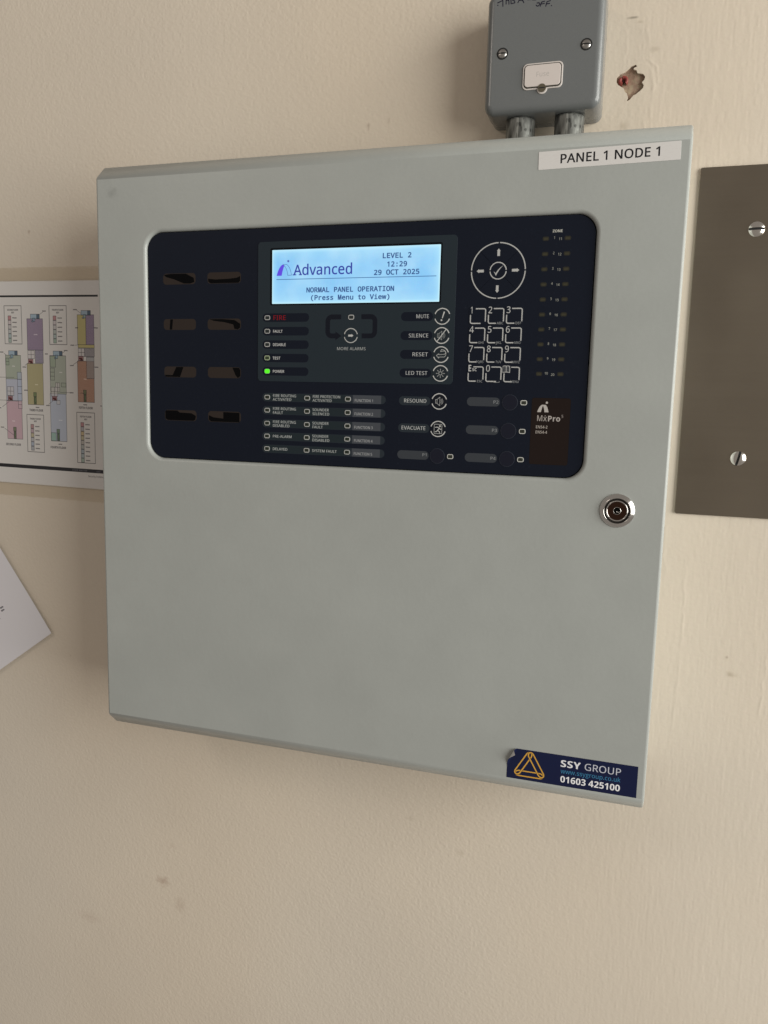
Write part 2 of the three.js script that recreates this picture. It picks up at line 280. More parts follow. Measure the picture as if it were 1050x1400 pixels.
  for (let i = 0; i < 12; i++) {
    const x = KX[i % 3], y = KY[i / 3 | 0], w = 11.3, h = 10.6; c.strokeStyle = WHITE; c.lineWidth = 0.85; c.lineCap = 'butt';
    c.beginPath(); c.moveTo(x + (i === 11 ? 5.4 : 4.1), y + 0.4); c.lineTo(x + w - 1.4, y + 0.4); c.arcTo(x + w, y + 0.4, x + w, y + 2, 1.2); c.lineTo(x + w, y + 9.3); c.stroke();
    c.beginPath(); c.moveTo(x + 0.5, y + 4.7); c.lineTo(x + 0.5, y + 9.4); c.arcTo(x + 0.5, y + h, x + 2, y + h, 1.2); c.lineTo(x + [8, 6.2, 6.2][S[i] ? (S[i].length > 3 ? 1 : 2) : 0], y + h); c.stroke();
    c.fillStyle = '#c2c3c1'; if (D[i]) fit(c, D[i], x + 0.1, y + 3.6, i === 0 ? 2.6 : i === 9 ? 2.7 : 3.3, 4.7, 'sans-serif', i === 9 ? 'bold' : '');
    c.fillStyle = '#a6a8a6'; if (S[i]) fit(c, S[i], x + w - [4.6, 4.6, 4.6, 4.6, 4.6, 4.6, 5.8, 4.4, 6.2, 4.4, 0, 6.2][i], y + h + 0.75, [0, 4.6, 4.3, 4.2, 4, 4.6, 5.8, 4.2, 6.2, 4.2, 0, 6.2][i], 1.75);
  }
  c.fillStyle = '#c2c3c1'; fit(c, 'SC', KX[0] + 3.2, KY[3] + 3.4, 3.5, 2.1, 'sans-serif', 'bold');
  c.strokeStyle = '#8f918f'; c.lineWidth = 0.4; poly(c, [[KX[1] + 6.2, KY[3] + 10.2], [KX[1] + 6.2, KY[3] + 11.2], [KX[1] + 10.2, KY[3] + 11.2], [KX[1] + 10.2, KY[3] + 10.2]]); c.stroke();
  c.strokeStyle = '#c2c3c1'; c.lineWidth = 0.5; poly(c, [[KX[2] - 0.7, KY[3] + 4.1], [KX[2] - 0.5, KY[3] - 0.3], [KX[2] + 1.4, KY[3] - 0.5], [KX[2] + 1.9, KY[3]], [KX[2] + 1.9, KY[3] + 3.6], [KX[2] + 1.9, KY[3]], [KX[2] + 2.4, KY[3] - 0.5], [KX[2] + 4.3, KY[3] - 0.3], [KX[2] + 4.5, KY[3] + 4.1], [KX[2] + 2.4, KY[3] + 3.8], [KX[2] + 1.4, KY[3] + 3.8]], true); c.stroke(); c.lineWidth = 0.18; for (const o of [0.1, 2.5]) for (let k = 0; k < 4; k++) { poly(c, [[KX[2] + o, KY[3] + 0.6 + k * 0.8], [KX[2] + o + 1.3, KY[3] + 0.6 + k * 0.8]]); c.stroke(); }
  // zones
  c.fillStyle = '#c6c6bc'; fit(c, 'ZONE', 365.5, 55.9, 6.9, 1.8, 'sans-serif', '', 5);
  for (let k = 0; k < 10; k++) {
    const y = 59.9 + k * 10.2; c.fillStyle = '#c0bfb0'; const a = String(k + 1), b = String(k + 11);
    fit(c, a, 366.5 - k * 0.06 - (k === 9 ? 1 : 0), y + 0.35, k === 9 ? 2.4 : 1.15, 1.7); fit(c, b, 369.9 - k * 0.06, y + 1.2, 2.5, 1.7);
    for (const x of [361.2, 376]) { c.fillStyle = '#2f2e27'; rr(c, x - 2.2, y - 1.4, 4.4, 2.8, 1.1); c.fill(); c.fillStyle = '#3e3c2f'; rr(c, x - 1.4, y - 0.6, 2.8, 1.4, 0.5); c.fill(); }
  }
  // event table
  const E1 = [['FIRE ROUTING', 'ACTIVATED'], ['FIRE ROUTING', 'FAULT'], ['FIRE ROUTING', 'DISABLED'], ['PRE-ALARM'], ['DELAYED']], E2 = [['FIRE PROTECTION', 'ACTIVATED'], ['SOUNDER', 'SILENCED'], ['SOUNDER', 'FAULT'], ['SOUNDER', 'DISABLED'], ['SYSTEM FAULT']];
  const WD = { 'FIRE ROUTING': 20, ACTIVATED: 16, FAULT: 8.8, DISABLED: 14.6, 'PRE-ALARM': 16.6, DELAYED: 13, 'FIRE PROTECTION': 23, SOUNDER: 13.6, SILENCED: 14.2, 'SYSTEM FAULT': 20.6 };
  LED_ROWS.forEach((y, i) => {
    c.fillStyle = PILL; rr(c, 146.9, y - 3.2, 101.7, 6.4, 3.2); c.fill(); c.fillStyle = '#252e33'; rr(c, 148, y - 2.9, 70, 5.8, 2.9); c.fill();
    [[E1[i], 155.8], [E2[i], 189.4]].forEach(([t, x]) => { c.fillStyle = '#c4c7c6'; t.forEach((s, k) => fit(c, s, x, y + (t.length > 1 ? (k ? 2.65 : -0.3) : 1.0), WD[s], 2.05)); });
    c.fillStyle = '#474b52'; c.fillRect(222.4, y - 3.1, 22.6, 6.2);
    c.fillStyle = '#b4b6b8'; fit(c, 'FUNCTION ' + (i + 1), 223.8, y + 1.9, 15.2, 2.05);
    for (const x of [151.1, 185, 218.5]) ledRing(c, x, y, WHITE, '#20261f');
  });
  // programmable keys
  [[258.8, 283, 289.6, 299.5, 212.7], [310.4, 334.5, 341.6, 351.5, 172.1], [310.4, 334.3, 341.4, 351.4, 192.4], [310.4, 334.1, 341.3, 351.1, 212.6]].forEach(([a, b, x, l, y], i) => {
    c.fillStyle = '#3c4046'; rr(c, a, y - 3.2, b - a, 6.4, 3.1); c.fill(); c.fillStyle = '#94979a'; fit(c, 'P' + (i + 1), b - 5, y + (i ? 1 : 0.6), 4.2, 2.3);
    c.fillStyle = '#1c1e2a'; c.beginPath(); c.arc(x, y, 5.5, 0, 7); c.fill(); c.strokeStyle = '#363a44'; c.lineWidth = 0.3; c.stroke();
    ledRing(c, l, y, '#c9cac4', '#2a2c26');
  });
  // label slots and badge, the room's brown reflection painted into their colour
  for (const y of [80.7, 116.3, 154, 189]) for (const x of [58.7, 98.7]) { c.fillStyle = '#2c2420'; rr(c, x, y - 4.3, 29.4, 8.6, 2.8); c.fill(); }
  c.fillStyle = '#170b08'; rr(c, 357.2, 168.4, 27, 47, 1.6); c.fill();
  c.fillStyle = '#b9b5b1'; c.beginPath(); c.moveTo(361.2, 178.4); c.quadraticCurveTo(362.6, 173.6, 364.6, 173.1); c.lineTo(365.2, 173.5); c.quadraticCurveTo(364.3, 176, 363.9, 178.4); c.fill();
  c.beginPath(); c.moveTo(364.6, 173.1); c.lineTo(366.6, 173.1); c.quadraticCurveTo(368.3, 173.6, 369.2, 178.4); c.lineTo(366.3, 178.4); c.quadraticCurveTo(366, 175, 364.6, 173.1); c.fill(); c.beginPath(); c.arc(367.7, 171.7, 0.85, 0, 7); c.fill();
  c.fillStyle = '#b3aeaa'; fit(c, 'M', 361, 184.6, 4.6, 3.9); fit(c, 'x', 365.6, 184.6, 2.8, 3.9); fit(c, 'Pro', 368.6, 184.6, 9.2, 3.9, 'sans-serif', 'bold'); fit(c, '5', 378.2, 181.9, 1.5, 2);
  c.beginPath(); c.arc(367, 180.9, 0.35, 0, 7); c.fill(); c.fillStyle = '#aaa59f'; fit(c, 'EN54-2', 360.7, 189.9, 8.4, 2, 'sans-serif', 'bold'); fit(c, 'EN54-4', 360.6, 193.4, 8.4, 2, 'sans-serif', 'bold');
}
const sheetTex = canvasTex(2048, 1055, drawSheet);
const sheetUV = (ox, oy) => (x, y) => [(x * 1000 + ox - AX) / AW, 1 - (oy - y * 1000 - AY) / AH];
const matte = std({ map: sheetTex, roughness: 0.5, specularIntensity: 0.25 }), satin = std({ map: sheetTex, roughness: 0.4, specularIntensity: 0.4 }), glossy = std({ map: sheetTex, roughness: 0.06 });
const MZ = 0.103;
const membrane = part('keypad_sheet', mapUV(MM(plate(box2(349.4, 179.2, 13.4), 1.2, 0.2, 2, 14)), sheetUV(219.7, 134.3)), matte, panel, [wx(219.7), wy(134.3), MZ - 0.0012]);
function onSheet(name, shape, X, Y, h, mat, label, b = 0.08) {       // a raised piece of the keypad sheet, sub-part
  return part(name, mapUV(MM(plate(shape, h + 0.2, b, 1, 7)), sheetUV(X, Y)), mat, membrane, [wx(X) - wx(219.7), wy(Y) - wy(134.3), 0.001], label);
}
{
  const s = rrect(-78.2, -52.7, 78.2, 52.7, 3), hole = new THREE.Path(); rrect(154.9 - 221.1, 107.5 - 101.2, 287.25 - 221.1, 107.5 - 61.15, 0.5, hole); s.holes.push(hole);
  onSheet('display_plate', s, 221.1, 107.5, 0.3, matte);
  const disc = (r) => new THREE.Shape().absarc(0, 0, r, 0, 2 * Math.PI);
  const led = box2(4.7, 3.6, 1.3), zled = box2(4.6, 3, 1.2);
  STAT.forEach((y, i) => i < 4 && onSheet('indicator_light', led, 151, y, 0.5, satin));
  onSheet('indicator_light', led, 220, 111.7, 0.5, satin);
  part('indicator_light', MM(plate(box2(4.3, 3.3, 1.2), 0.7, 0.2, 2)), std({ color: lin(0.02, 0.1, 0.01), emissive: lin(0.09, 0.88, 0.012), emissiveIntensity: 1, roughness: 0.3 }), membrane, [wx(151) - wx(219.7), wy(STAT[4]) - wy(134.3), 0.001], 'lit green power light');
  for (const y of LED_ROWS) for (const x of [151.1, 185, 218.5]) onSheet('indicator_light', led, x, y, 0.25, satin);
  for (const [x, y] of [[299.5, 212.7], [351.5, 172.1], [351.4, 192.4], [351.1, 212.6]]) onSheet('indicator_light', led, x, y, 0.25, satin);
  for (let k = 0; k < 10; k++) for (const x of [361.2, 376]) onSheet('indicator_light', zled, x, 59.9 + k * 10.2, 0.025, satin, undefined, 0);
  BTN.forEach(([x, y], i) => onSheet('button', disc(6.1), x, y, i < 4 ? 0.5 : 0.25, matte));
  onSheet('button', disc(5.7), 220, 125.2, 0.5, matte);
  for (const [x, y] of [[289.6, 212.7], [341.6, 172.1], [341.4, 192.4], [341.3, 212.6]]) onSheet('button', disc(5.7), x, y, 0.25, matte);
  for (let i = 0; i < 12; i++) onSheet('key', box2(12.6, 12.6, 1.5), KX[i % 3] + 5.75, KY[i / 3 | 0] + 5.1, 0.22, matte);
  onSheet('confirm_button', disc(6.2), 329.1, 80.5, 0.3, matte);
  for (let k = 0; k < 4; k++) { const a0 = k * Math.PI / 2 + 0.012, a1 = (k + 1) * Math.PI / 2 - 0.012, s2 = new THREE.Shape(); s2.absarc(0, 0, 19.6, a0 + Math.PI / 4, a1 + Math.PI / 4, false); s2.absarc(0, 0, 6.6, a1 + Math.PI / 4, a0 + Math.PI / 4, true); onSheet('arrow_button', s2, 329.1, 80.4, 0.2, matte); }
  for (const y of LED_ROWS) onSheet('function_label', box2(22.4, 6.1, 0.3), 233.7, y, 0.025, satin, undefined, 0);
  for (const [a, b, y] of [[258.8, 283, 212.7], [310.4, 334.5, 172.1], [310.4, 334.3, 192.4], [310.4, 334.1, 212.6]]) onSheet('name_window', box2(b - a, 6.4, 3.1), (a + b) / 2, y, 0.04, satin, undefined, 0);
  onSheet('badge_window', box2(26.8, 46.8, 1.6), 370.7, 191.9, 0.025, glossy, undefined, 0);
  // label slots: glossy windows, dark room reflections added on top as black cutouts
  const reflections = [[[-14, 3.4], [-8, 4], [6, 3.9], [13, 0.6], [13.6, -2.6], [10, -3.8], [4, -3.6], [-5, -0.2], [-12, 1.6]], [[-14, -0.4], [-8, -1.1], [4, -0.8], [11, -0.2], [14, 1], [14, -2.4], [12.5, -4], [-12, -4], [-14, -2.5]],
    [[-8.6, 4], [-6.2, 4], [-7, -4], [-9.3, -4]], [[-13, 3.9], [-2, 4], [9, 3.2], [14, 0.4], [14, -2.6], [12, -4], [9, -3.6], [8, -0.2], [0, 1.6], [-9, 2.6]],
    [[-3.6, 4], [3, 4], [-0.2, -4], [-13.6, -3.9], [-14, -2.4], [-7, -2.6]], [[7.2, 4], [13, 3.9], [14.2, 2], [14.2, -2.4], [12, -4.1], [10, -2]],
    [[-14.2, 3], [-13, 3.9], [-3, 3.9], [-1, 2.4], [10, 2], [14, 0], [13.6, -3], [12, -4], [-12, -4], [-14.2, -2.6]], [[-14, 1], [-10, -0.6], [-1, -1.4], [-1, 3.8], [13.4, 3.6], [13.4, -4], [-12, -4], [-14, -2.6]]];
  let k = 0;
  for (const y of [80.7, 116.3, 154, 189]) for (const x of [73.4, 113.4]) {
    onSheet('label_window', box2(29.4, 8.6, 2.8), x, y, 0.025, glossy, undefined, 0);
    const s3 = new THREE.Shape(reflections[k++].map((p) => new THREE.Vector2(...p)));
    part('dark_reflection', MM(plate(s3, 0.03, 0)), std({ color: lin(0.0025, 0.0025, 0.003), roughness: 0.7, specularIntensity: 0.12 }), membrane, [wx(x) - wx(219.7), wy(y) - wy(134.3), 0.00124]);
  }
}
// the lit screen
{
  const W = 1600, H = 484, scr = canvasTex(W, H, (c) => {
    c.fillStyle = '#97d2f8'; c.fillRect(0, 0, W, H); c.scale(W / 132.35, H / 40.05); c.translate(-154.9, -61.15);
    for (let i = 0; i < 260; i++) { const x = 154.9 + rnd() * 132, y = 61 + rnd() * 40, r = 4 + rnd() * 10, g = c.createRadialGradient(x, y, 0, x, y, r), a = rnd() > 0.5 ? '255,255,255' : '70,150,235'; g.addColorStop(0, 'rgba(' + a + ',.05)'); g.addColorStop(1, 'rgba(' + a + ',0)'); c.fillStyle = g; c.fillRect(x - r, y - r, 2 * r, 2 * r); }
    const edge = (x0, y0, x1, y1, a, w) => { const g = c.createLinearGradient(x0, y0, x1, y1); g.addColorStop(0, 'rgba(205,246,255,' + a + ')'); g.addColorStop(w, 'rgba(190,240,255,' + a * 0.35 + ')'); g.addColorStop(1, 'rgba(180,235,255,0)'); c.fillStyle = g; c.fillRect(154.9, 61.1, 132.4, 40.1); };
    edge(154.9, 0, 159.9, 0, 0.95, 0.25); edge(287.25, 0, 282, 0, 0.95, 0.3); edge(0, 61.15, 0, 70, 0.75, 0.3); edge(0, 101.2, 0, 94, 0.85, 0.3);   // backlight edges
    c.fillStyle = '#2f5288'; const mono = 'monospace';
    fit(c, 'LEVEL 2', 243.2, 69.5, 22.6, 3.5, mono, '', 6); fit(c, '12:29', 246.8, 75.6, 15.8, 3.5, mono, '', 6); fit(c, '29 OCT 2025', 236.9, 81.3, 35.2, 3.5, mono, '', 6);
    fit(c, 'NORMAL PANEL OPERATION', 183.2, 93, 70, 3.5, mono, '', 6); fit(c, '(Press Menu to View)', 186.6, 98.7, 63.6, 3.5, mono, '', 6);
    c.fillStyle = '#2d5a8e'; c.fillRect(158.4, 82.85, 126.2, 0.42);
    c.fillStyle = '#303f9e'; c.strokeStyle = '#323a96'; c.lineWidth = 0.25; fit(c, 'Advanced', 172.6, 80.1, 48.2, 7.6, 'sans-serif', '', 2); c.fillRect(171.9, 79.5, 3, 0.7); c.fillRect(177, 79.5, 2.6, 0.7);
    c.fillStyle = '#5f45dc'; c.beginPath(); c.moveTo(158.6, 80.3); c.quadraticCurveTo(160.6, 73, 163.8, 72); c.lineTo(165, 72.8); c.quadraticCurveTo(163.5, 76, 162.8, 80.3); c.fill();
    c.strokeStyle = '#39518f'; c.lineWidth = 0.28; c.beginPath(); c.moveTo(163.8, 72); c.lineTo(166.6, 72); c.quadraticCurveTo(169.6, 73, 171, 80); c.lineTo(167.8, 80.1); c.quadraticCurveTo(167.4, 75, 164.4, 72.4); c.stroke();
    c.strokeStyle = '#453f9a'; c.lineWidth = 0.3; for (let k = 0; k < 4; k++) { const a = k * Math.PI / 4; poly(c, [[168.2 - 0.95 * Math.cos(a), 69.6 - 0.95 * Math.sin(a)], [168.2 + 0.95 * Math.cos(a), 69.6 + 0.95 * Math.sin(a)]]); c.stroke(); }
  });
  const g = mapUV(MM(new THREE.BoxGeometry(132.3, 40, 0.6)), (x, y) => [x / 0.1323 + 0.5, y / 0.04 + 0.5]);
  part('screen', g, std({ color: lin(0.01, 0.012, 0.014), emissive: lin(1, 1, 1), emissiveMap: scr, emissiveIntensity: 1, roughness: 0.15 }), panel, [wx(221.07), wy(81.17), MZ - 0.00005], 'lit pale blue liquid crystal screen');
}
// lock
{
  const chrome = std({ color: lin(0.72, 0.71, 0.69), metalness: 1, roughness: 0.16 }), dark = std({ color: lin(0.02, 0.018, 0.016), roughness: 0.35 });
  const L = (pts, m, n, parent, pos) => part(n, MM(new THREE.LatheGeometry(pts.map((p) => new THREE.Vector2(...p)), 48).rotateX(Math.PI / 2)), m, parent, pos);
  const ring = L([[11.9, 0], [11.9, 0.5], [11.6, 0.9], [9.6, 2.5], [9.1, 2.7], [8.7, 2.4], [8.6, 0]], chrome, 'lock', panel, [wx(420), wy(244.9), FZ / 1000]);
  L([[8.7, 0.4], [6.6, 0.4]], dark, 'lock_gap', ring);
  L([[7.4, 0], [7.4, 1.8], [7.2, 2.15], [6.8, 2.25], [6.5, 2.05], [6.3, 1.4]], chrome, 'barrel_rim', ring);
  L([[6.35, 1.4], [4.8, 1.15], [3, 1.2], [2.4, 1.35]], std({ color: lin(0.085, 0.045, 0.032), metalness: 1, roughness: 0.16 }), 'lock_barrel', ring);
  L([[2.7, 1.2], [2.5, 1.45], [2.3, 1.35], [2.25, -0.6], [0, -0.6]], chrome, 'keyway', ring);
  part('keyhole', MM(new THREE.CylinderGeometry(2.2, 2.2, 0.4, 20).rotateX(Math.PI / 2)), std({ color: lin(0.003, 0.003, 0.003), roughness: 0.9, specularIntensity: 0.1 }), ring, [0.00005, 0, 0.0002]);
  part('key_tab', MM(plate(box2(0.7, 2.1, 0.2), 1.2, 0.1, 1).rotateZ(1.2)), chrome, ring, [0.0006, -0.0009, 0.0001]);
}
// stickers
{
  const lab = canvasTex(1024, 132, (c, W, H) => { c.fillStyle = '#d8d6d4'; c.fillRect(0, 0, W, H); c.scale(W / 91, H / 11.7); for (let i = 0; i < 300; i++) { c.fillStyle = 'rgba(120,110,110,.05)'; c.fillRect(rnd() * 91, rnd() * 11.7, rnd() * 3, 0.2); } c.fillStyle = '#121217'; fit(c, 'PANEL 1 NODE 1', 13.9, 8.35, 65.9, 5.7, 'sans-serif', '', 3.5); });
  const g = mapUV(MM(plate(box2(91, 11.7, 0.5), 0.25, 0.05, 1)), (x, y) => [x / 0.091 + 0.5, y / 0.0117 + 0.5]).rotateZ(0.013);
  part('name_label', g, std({ map: lab, roughness: 0.38 }), panel, [wx(399.4), wy(8.6), FZ / 1000], 'white label printed PANEL 1 NODE 1');
  const SX = 352.4, SY = 429, SW = 93.8, SH = 23.9;
  const st = canvasTex(1500, 384, (c, W, H) => {
    c.fillStyle = '#06143c'; c.fillRect(0, 0, W, H); c.scale(W / SW, H / SH); c.translate(-SX, -SY);
    // three linked loops in gold
    c.lineJoin = 'round'; c.lineCap = 'round';
    const loop = (a) => { c.save(); c.translate(369.2, 442.6); c.rotate(a); c.beginPath(); c.moveTo(-7.2, 3.4); c.lineTo(7.2, 3.4); c.bezierCurveTo(11.2, 3.4, 11.4, 7.4, 7.6, 7.4); c.lineTo(-7.6, 7.4); c.bezierCurveTo(-11.4, 7.4, -11.2, 3.4, -7.2, 3.4); c.strokeStyle = '#0c1230'; c.lineWidth = 1.5; c.stroke(); c.strokeStyle = '#d6a545'; c.lineWidth = 0.95; c.stroke(); c.restore(); };
    for (const a of [0, 2.094, 4.189]) loop(a);
    c.fillStyle = '#eceef2'; fit(c, 'SSY', 391.4, 437.9, 14.8, 5.2, 'sans-serif', 'bold'); c.strokeStyle = '#eceef2';
    c.fillStyle = '#c9ccd6'; fit(c, 'GROUP', 408.6, 437.8, 26.4, 5.2); c.fillStyle = '#3d86ad'; fit(c, 'www.ssygroup.co.uk', 392, 442.9, 42.6, 3.3); c.fillStyle = '#f2f3f6'; fit(c, '01603 425100', 392, 449.9, 42.8, 4.9, 'sans-serif', 'bold');
  });
  // one sheet whose upper left corner curls off the door
  const nx = 120, ny = 36, pos = [], uv = [], idx = [], F = new THREE.Vector2(358.6, 429), G = new THREE.Vector2(352.4, 441), dir = new THREE.Vector2(-(G.y - F.y), G.x - F.x).normalize(), R = 2.1;   // dir points from the fold to the corner
  if (dir.dot(new THREE.Vector2(SX, SY).sub(F)) < 0) dir.negate();
  const put = (u, v) => { let X = SX + u * SW, Y = SY + v * SH, z = 0.12; const d = (X - F.x) * dir.x + (Y - F.y) * dir.y + 1.5; if (d > 0) { const a = Math.min(d / R, 2.5), rest = d - a * R; const h = R * Math.sin(a) + rest * Math.cos(a); X += dir.x * (h - d); Y += dir.y * (h - d); z += R * (1 - Math.cos(a)) + rest * Math.sin(a); } pos.push((X - 399.3) / 1000, (441 - Y) / 1000, z / 1000); uv.push(u, 1 - v); };
  for (let j = 0; j <= ny; j++) for (let i = 0; i <= nx; i++) put(i / nx, j / ny);
  for (let j = 0; j < ny; j++) for (let i = 0; i < nx; i++) { const a = j * (nx + 1) + i, b = a + nx + 1; idx.push(a, b, a + 1, b, b + 1, a + 1); }
  const front = new THREE.BufferGeometry(); front.setAttribute('position', new THREE.Float32BufferAttribute(pos, 3)); front.setAttribute('uv', new THREE.Float32BufferAttribute(uv, 2)); front.setIndex(idx); front.computeVertexNormals();
  const s1 = part('company_sticker', front, std({ map: st, roughness: 0.22 }), panel, [wx(399.3), wy(441), FZ / 1000], 'dark blue company sticker with gold emblem, corner peeling');
  const back = front.clone(), bp = back.attributes.position, bn = front.attributes.normal; for (let i = 0; i < bp.count; i++) bp.setXYZ(i, bp.getX(i) - bn.getX(i) * 0.00008, bp.getY(i) - bn.getY(i) * 0.00008, bp.getZ(i) - bn.getZ(i) * 0.00008);
  const bi = []; for (let i = 0; i < idx.length; i += 3) bi.push(idx[i], idx[i + 2], idx[i + 1]); back.setIndex(bi); back.computeVertexNormals();
  part('sticker_backing', back, std({ color: lin(0.62, 0.62, 0.62), roughness: 0.6 }), s1);
}

// ------------------------------------------------------------------ grey fused connection box and its conduits
{
  const X0 = 301.6, X1 = 388.6, Y0 = -132.6, Y1 = -45.6, cx = (X0 + X1) / 2, cy = (Y0 + Y1) / 2, ZF = 40;
  const o = thing('fused_connection_box', 'grey metal fused connection box with white fuse holder above the panel', 'junction box', [wx(cx), CY + wy(cy), 0]);
  const at = (X, Y, z) => [wx(X) - wx(cx), wy(Y) - wy(cy), z / 1000];
  const grey = canvasTex(1024, 1024, (c, W, H) => {
    c.fillStyle = '#6d7071'; c.fillRect(0, 0, W, H); c.scale(W / 90, H / 90); c.translate(-cx + 45, -cy + 45);
    for (let i = 0; i < 4000; i++) { c.fillStyle = rnd() > 0.5 ? 'rgba(255,255,255,.02)' : 'rgba(0,0,0,.03)'; c.fillRect(cx - 45 + rnd() * 90, cy - 45 + rnd() * 90, 0.2 + rnd() * 0.6, 0.2 + rnd() * 0.4); }
    const q = (x, y) => { const px = 660 + x / 8.75, py = y / 8.75; return [309.4 + (px - 680.6) * 0.545, -123.4 + (py - 6.9) * 0.55 + (px - 680.6) * 0.06]; };
    c.strokeStyle = '#15162a'; c.lineWidth = 0.75; c.lineCap = c.lineJoin = 'round';
    const S = [[[178, 36], [235, 10]], [[178, 62], [182, 64]], [[242, 74], [236, -30]], [[205, -20], [270, -30]], [[280, 50], [276, -30]], [[278, 12], [312, 8]], [[314, 50], [308, -34]], [[340, 46], [334, -20]], [[352, 44], [384, 36], [380, 14], [354, 6], [360, -20], [390, -24]],
      [[422, 34], [450, -30], [492, 34]], [[432, 10], [480, 8]], [[540, 4], [534, -40]], [[540, 2], [580, 0]], [[596, 4], [630, 4]], [[618, 4], [616, -40]],
      [[640, 62], [652, 74], [672, 70], [682, 52], [672, 36], [650, 40]], [[690, 74], [702, 30], [738, 20]], [[692, 52], [736, 44]], [[754, 74], [766, 26], [806, 14]], [[758, 50], [798, 44]], [[820, 68], [823, 70]]];
    for (const s of S) { poly(c, s.map(([x, y]) => q(x, y))); c.stroke(); }
  });
  const gm = std({ map: grey, roughness: 0.27, clearcoat: 0.3, clearcoatRoughness: 0.12 }), uvf = (x, y) => [x / 0.09 + 0.5, y / 0.09 + 0.5];
  const lid = soften(plate(box2(87, 87, 7.5), 32, 5.6, 8, 12));
  part('lid', mapUV(MM(lid), uvf), gm, o, [0, 0, (ZF - 32) / 1000]);
  part('back_box', mapUV(MM(plate(box2(85.4, 85.4, 6), 30, 0.6, 2, 10)), uvf), gm, o, [0, 0, 0.0003]);
  const steel = std({ color: lin(0.5, 0.49, 0.47), metalness: 1, roughness: 0.3 }), black = std({ color: lin(0.008, 0.008, 0.008), roughness: 0.7 });
  for (const [X, Y, a] of [[314.4, -88.7, -0.03], [376, -89.2, -0.02]]) {
    const p = at(X, Y, ZF + 0.05);
    const s = slotted(o, p[0], p[1], p[2] , 3.35, 1.3, a, steel, black);
    part('screw_recess', MM(new THREE.RingGeometry(3.3, 4.3, 36)), black, s, [0, 0, 0.00002]);
  }
  const cream = std({ color: lin(0.66, 0.61, 0.58), roughness: 0.4 });
  const shape = (w, h, r, n) => { const s = new THREE.Shape(), k = n; s.moveTo(-w / 2 + r, h / 2); s.lineTo(w / 2 - r, h / 2); s.absarc(w / 2 - r, h / 2 - r, r, Math.PI / 2, 0, true); s.lineTo(w / 2, -h / 2 + r); s.absarc(w / 2 - r, -h / 2 + r, r, 0, -Math.PI / 2, true); s.lineTo(k, -h / 2); s.absarc(0, -h / 2 + 0.4, k, -0.1, -Math.PI + 0.1, true); s.lineTo(-w / 2 + r, -h / 2); s.absarc(-w / 2 + r, -h / 2 + r, r, -Math.PI / 2, -Math.PI, true); s.lineTo(-w / 2, h / 2 - r); s.absarc(-w / 2 + r, h / 2 - r, r, Math.PI, Math.PI / 2, true); return s; };
  const rim = part('fuse_holder', MM(plate(shape(29.6, 18.6, 3.6, 3.9), 1.6, 0.3, 2)), cream, o, at(345.4, -70.2, ZF - 0.9));
  part('holder_groove', MM(plate(shape(27.8, 16.8, 3, 3.2), 0.12, 0)), std({ color: lin(0.05, 0.045, 0.035), roughness: 0.8 }), rim, [0, 0, 0.00155]);
  const ct = canvasTex(512, 320, (c, W, H) => { c.fillStyle = '#d5ccc7'; c.fillRect(0, 0, W, H); c.fillStyle = 'rgba(175,170,164,.75)'; fit(c, 'Fuse', 160, 178, 195, 72); });
  part('fuse_carrier', mapUV(MM(plate(box2(26.4, 15.2, 2.5), 0.7, 0.25, 2)), (x, y) => [x / 0.0264 + 0.5, y / 0.0152 + 0.5]), std({ map: ct, roughness: 0.4 }), rim, [0, 0.00015, 0.0016]);
  const brass = std({ color: lin(0.16, 0.14, 0.1), metalness: 0.6, roughness: 0.45 });
  const fs = part('carrier_screw', MM(new THREE.CylinderGeometry(2.9, 2.9, 1, 28).rotateX(Math.PI / 2)), brass, rim, [0, -0.0088, 0.0021]);
  part('screw_slot', MM(new THREE.BoxGeometry(4.4, 0.8, 0.1)), black, fs, [0, 0, 0.00052]);
}
{
  const galv = dataTex(256, (u, v) => { const a = fbm(u * 22, v * 12, 120, 4), s = vnoise(u * 60, v * 34, 121), k = 0.6 + (a - 0.47) * 0.9 + (s > 0.8 ? -0.2 : 0); const w = clamp(k); return [178 * w + 16, 180 * w + 16, 176 * w + 15]; }, true);
  const gr = dataTex(256, (u, v) => 0.38 + 0.4 * fbm(u * 30, v * 12, 122, 3));
  const m = std({ map: galv, roughnessMap: gr, metalness: 0.75, roughness: 1 });
  const mk = (X, label) => {
    const o = thing('conduit', label, 'conduit', [wx(X), CY + wy(-9), 0.022], 'conduits between the grey box and the panel');
    const prof = [[9.9, 0], [11.2, 0], [11.2, 35], [10.9, 36.2], [10.2, 36.6]].map(([a, b]) => new THREE.Vector2(a, b));
    part('pipe', MM(new THREE.LatheGeometry(prof, 40)), m, o);
    part('bush', MM(new THREE.CylinderGeometry(10.4, 10.4, 2, 32).translate(0, 36.4, 0)), std({ color: lin(0.02, 0.02, 0.02), roughness: 0.6 }), o);
  };
  mk(327.9, 'left galvanised steel conduit between grey box and alarm panel');
  mk(365.1, 'right galvanised steel conduit between grey box and alarm panel');
}

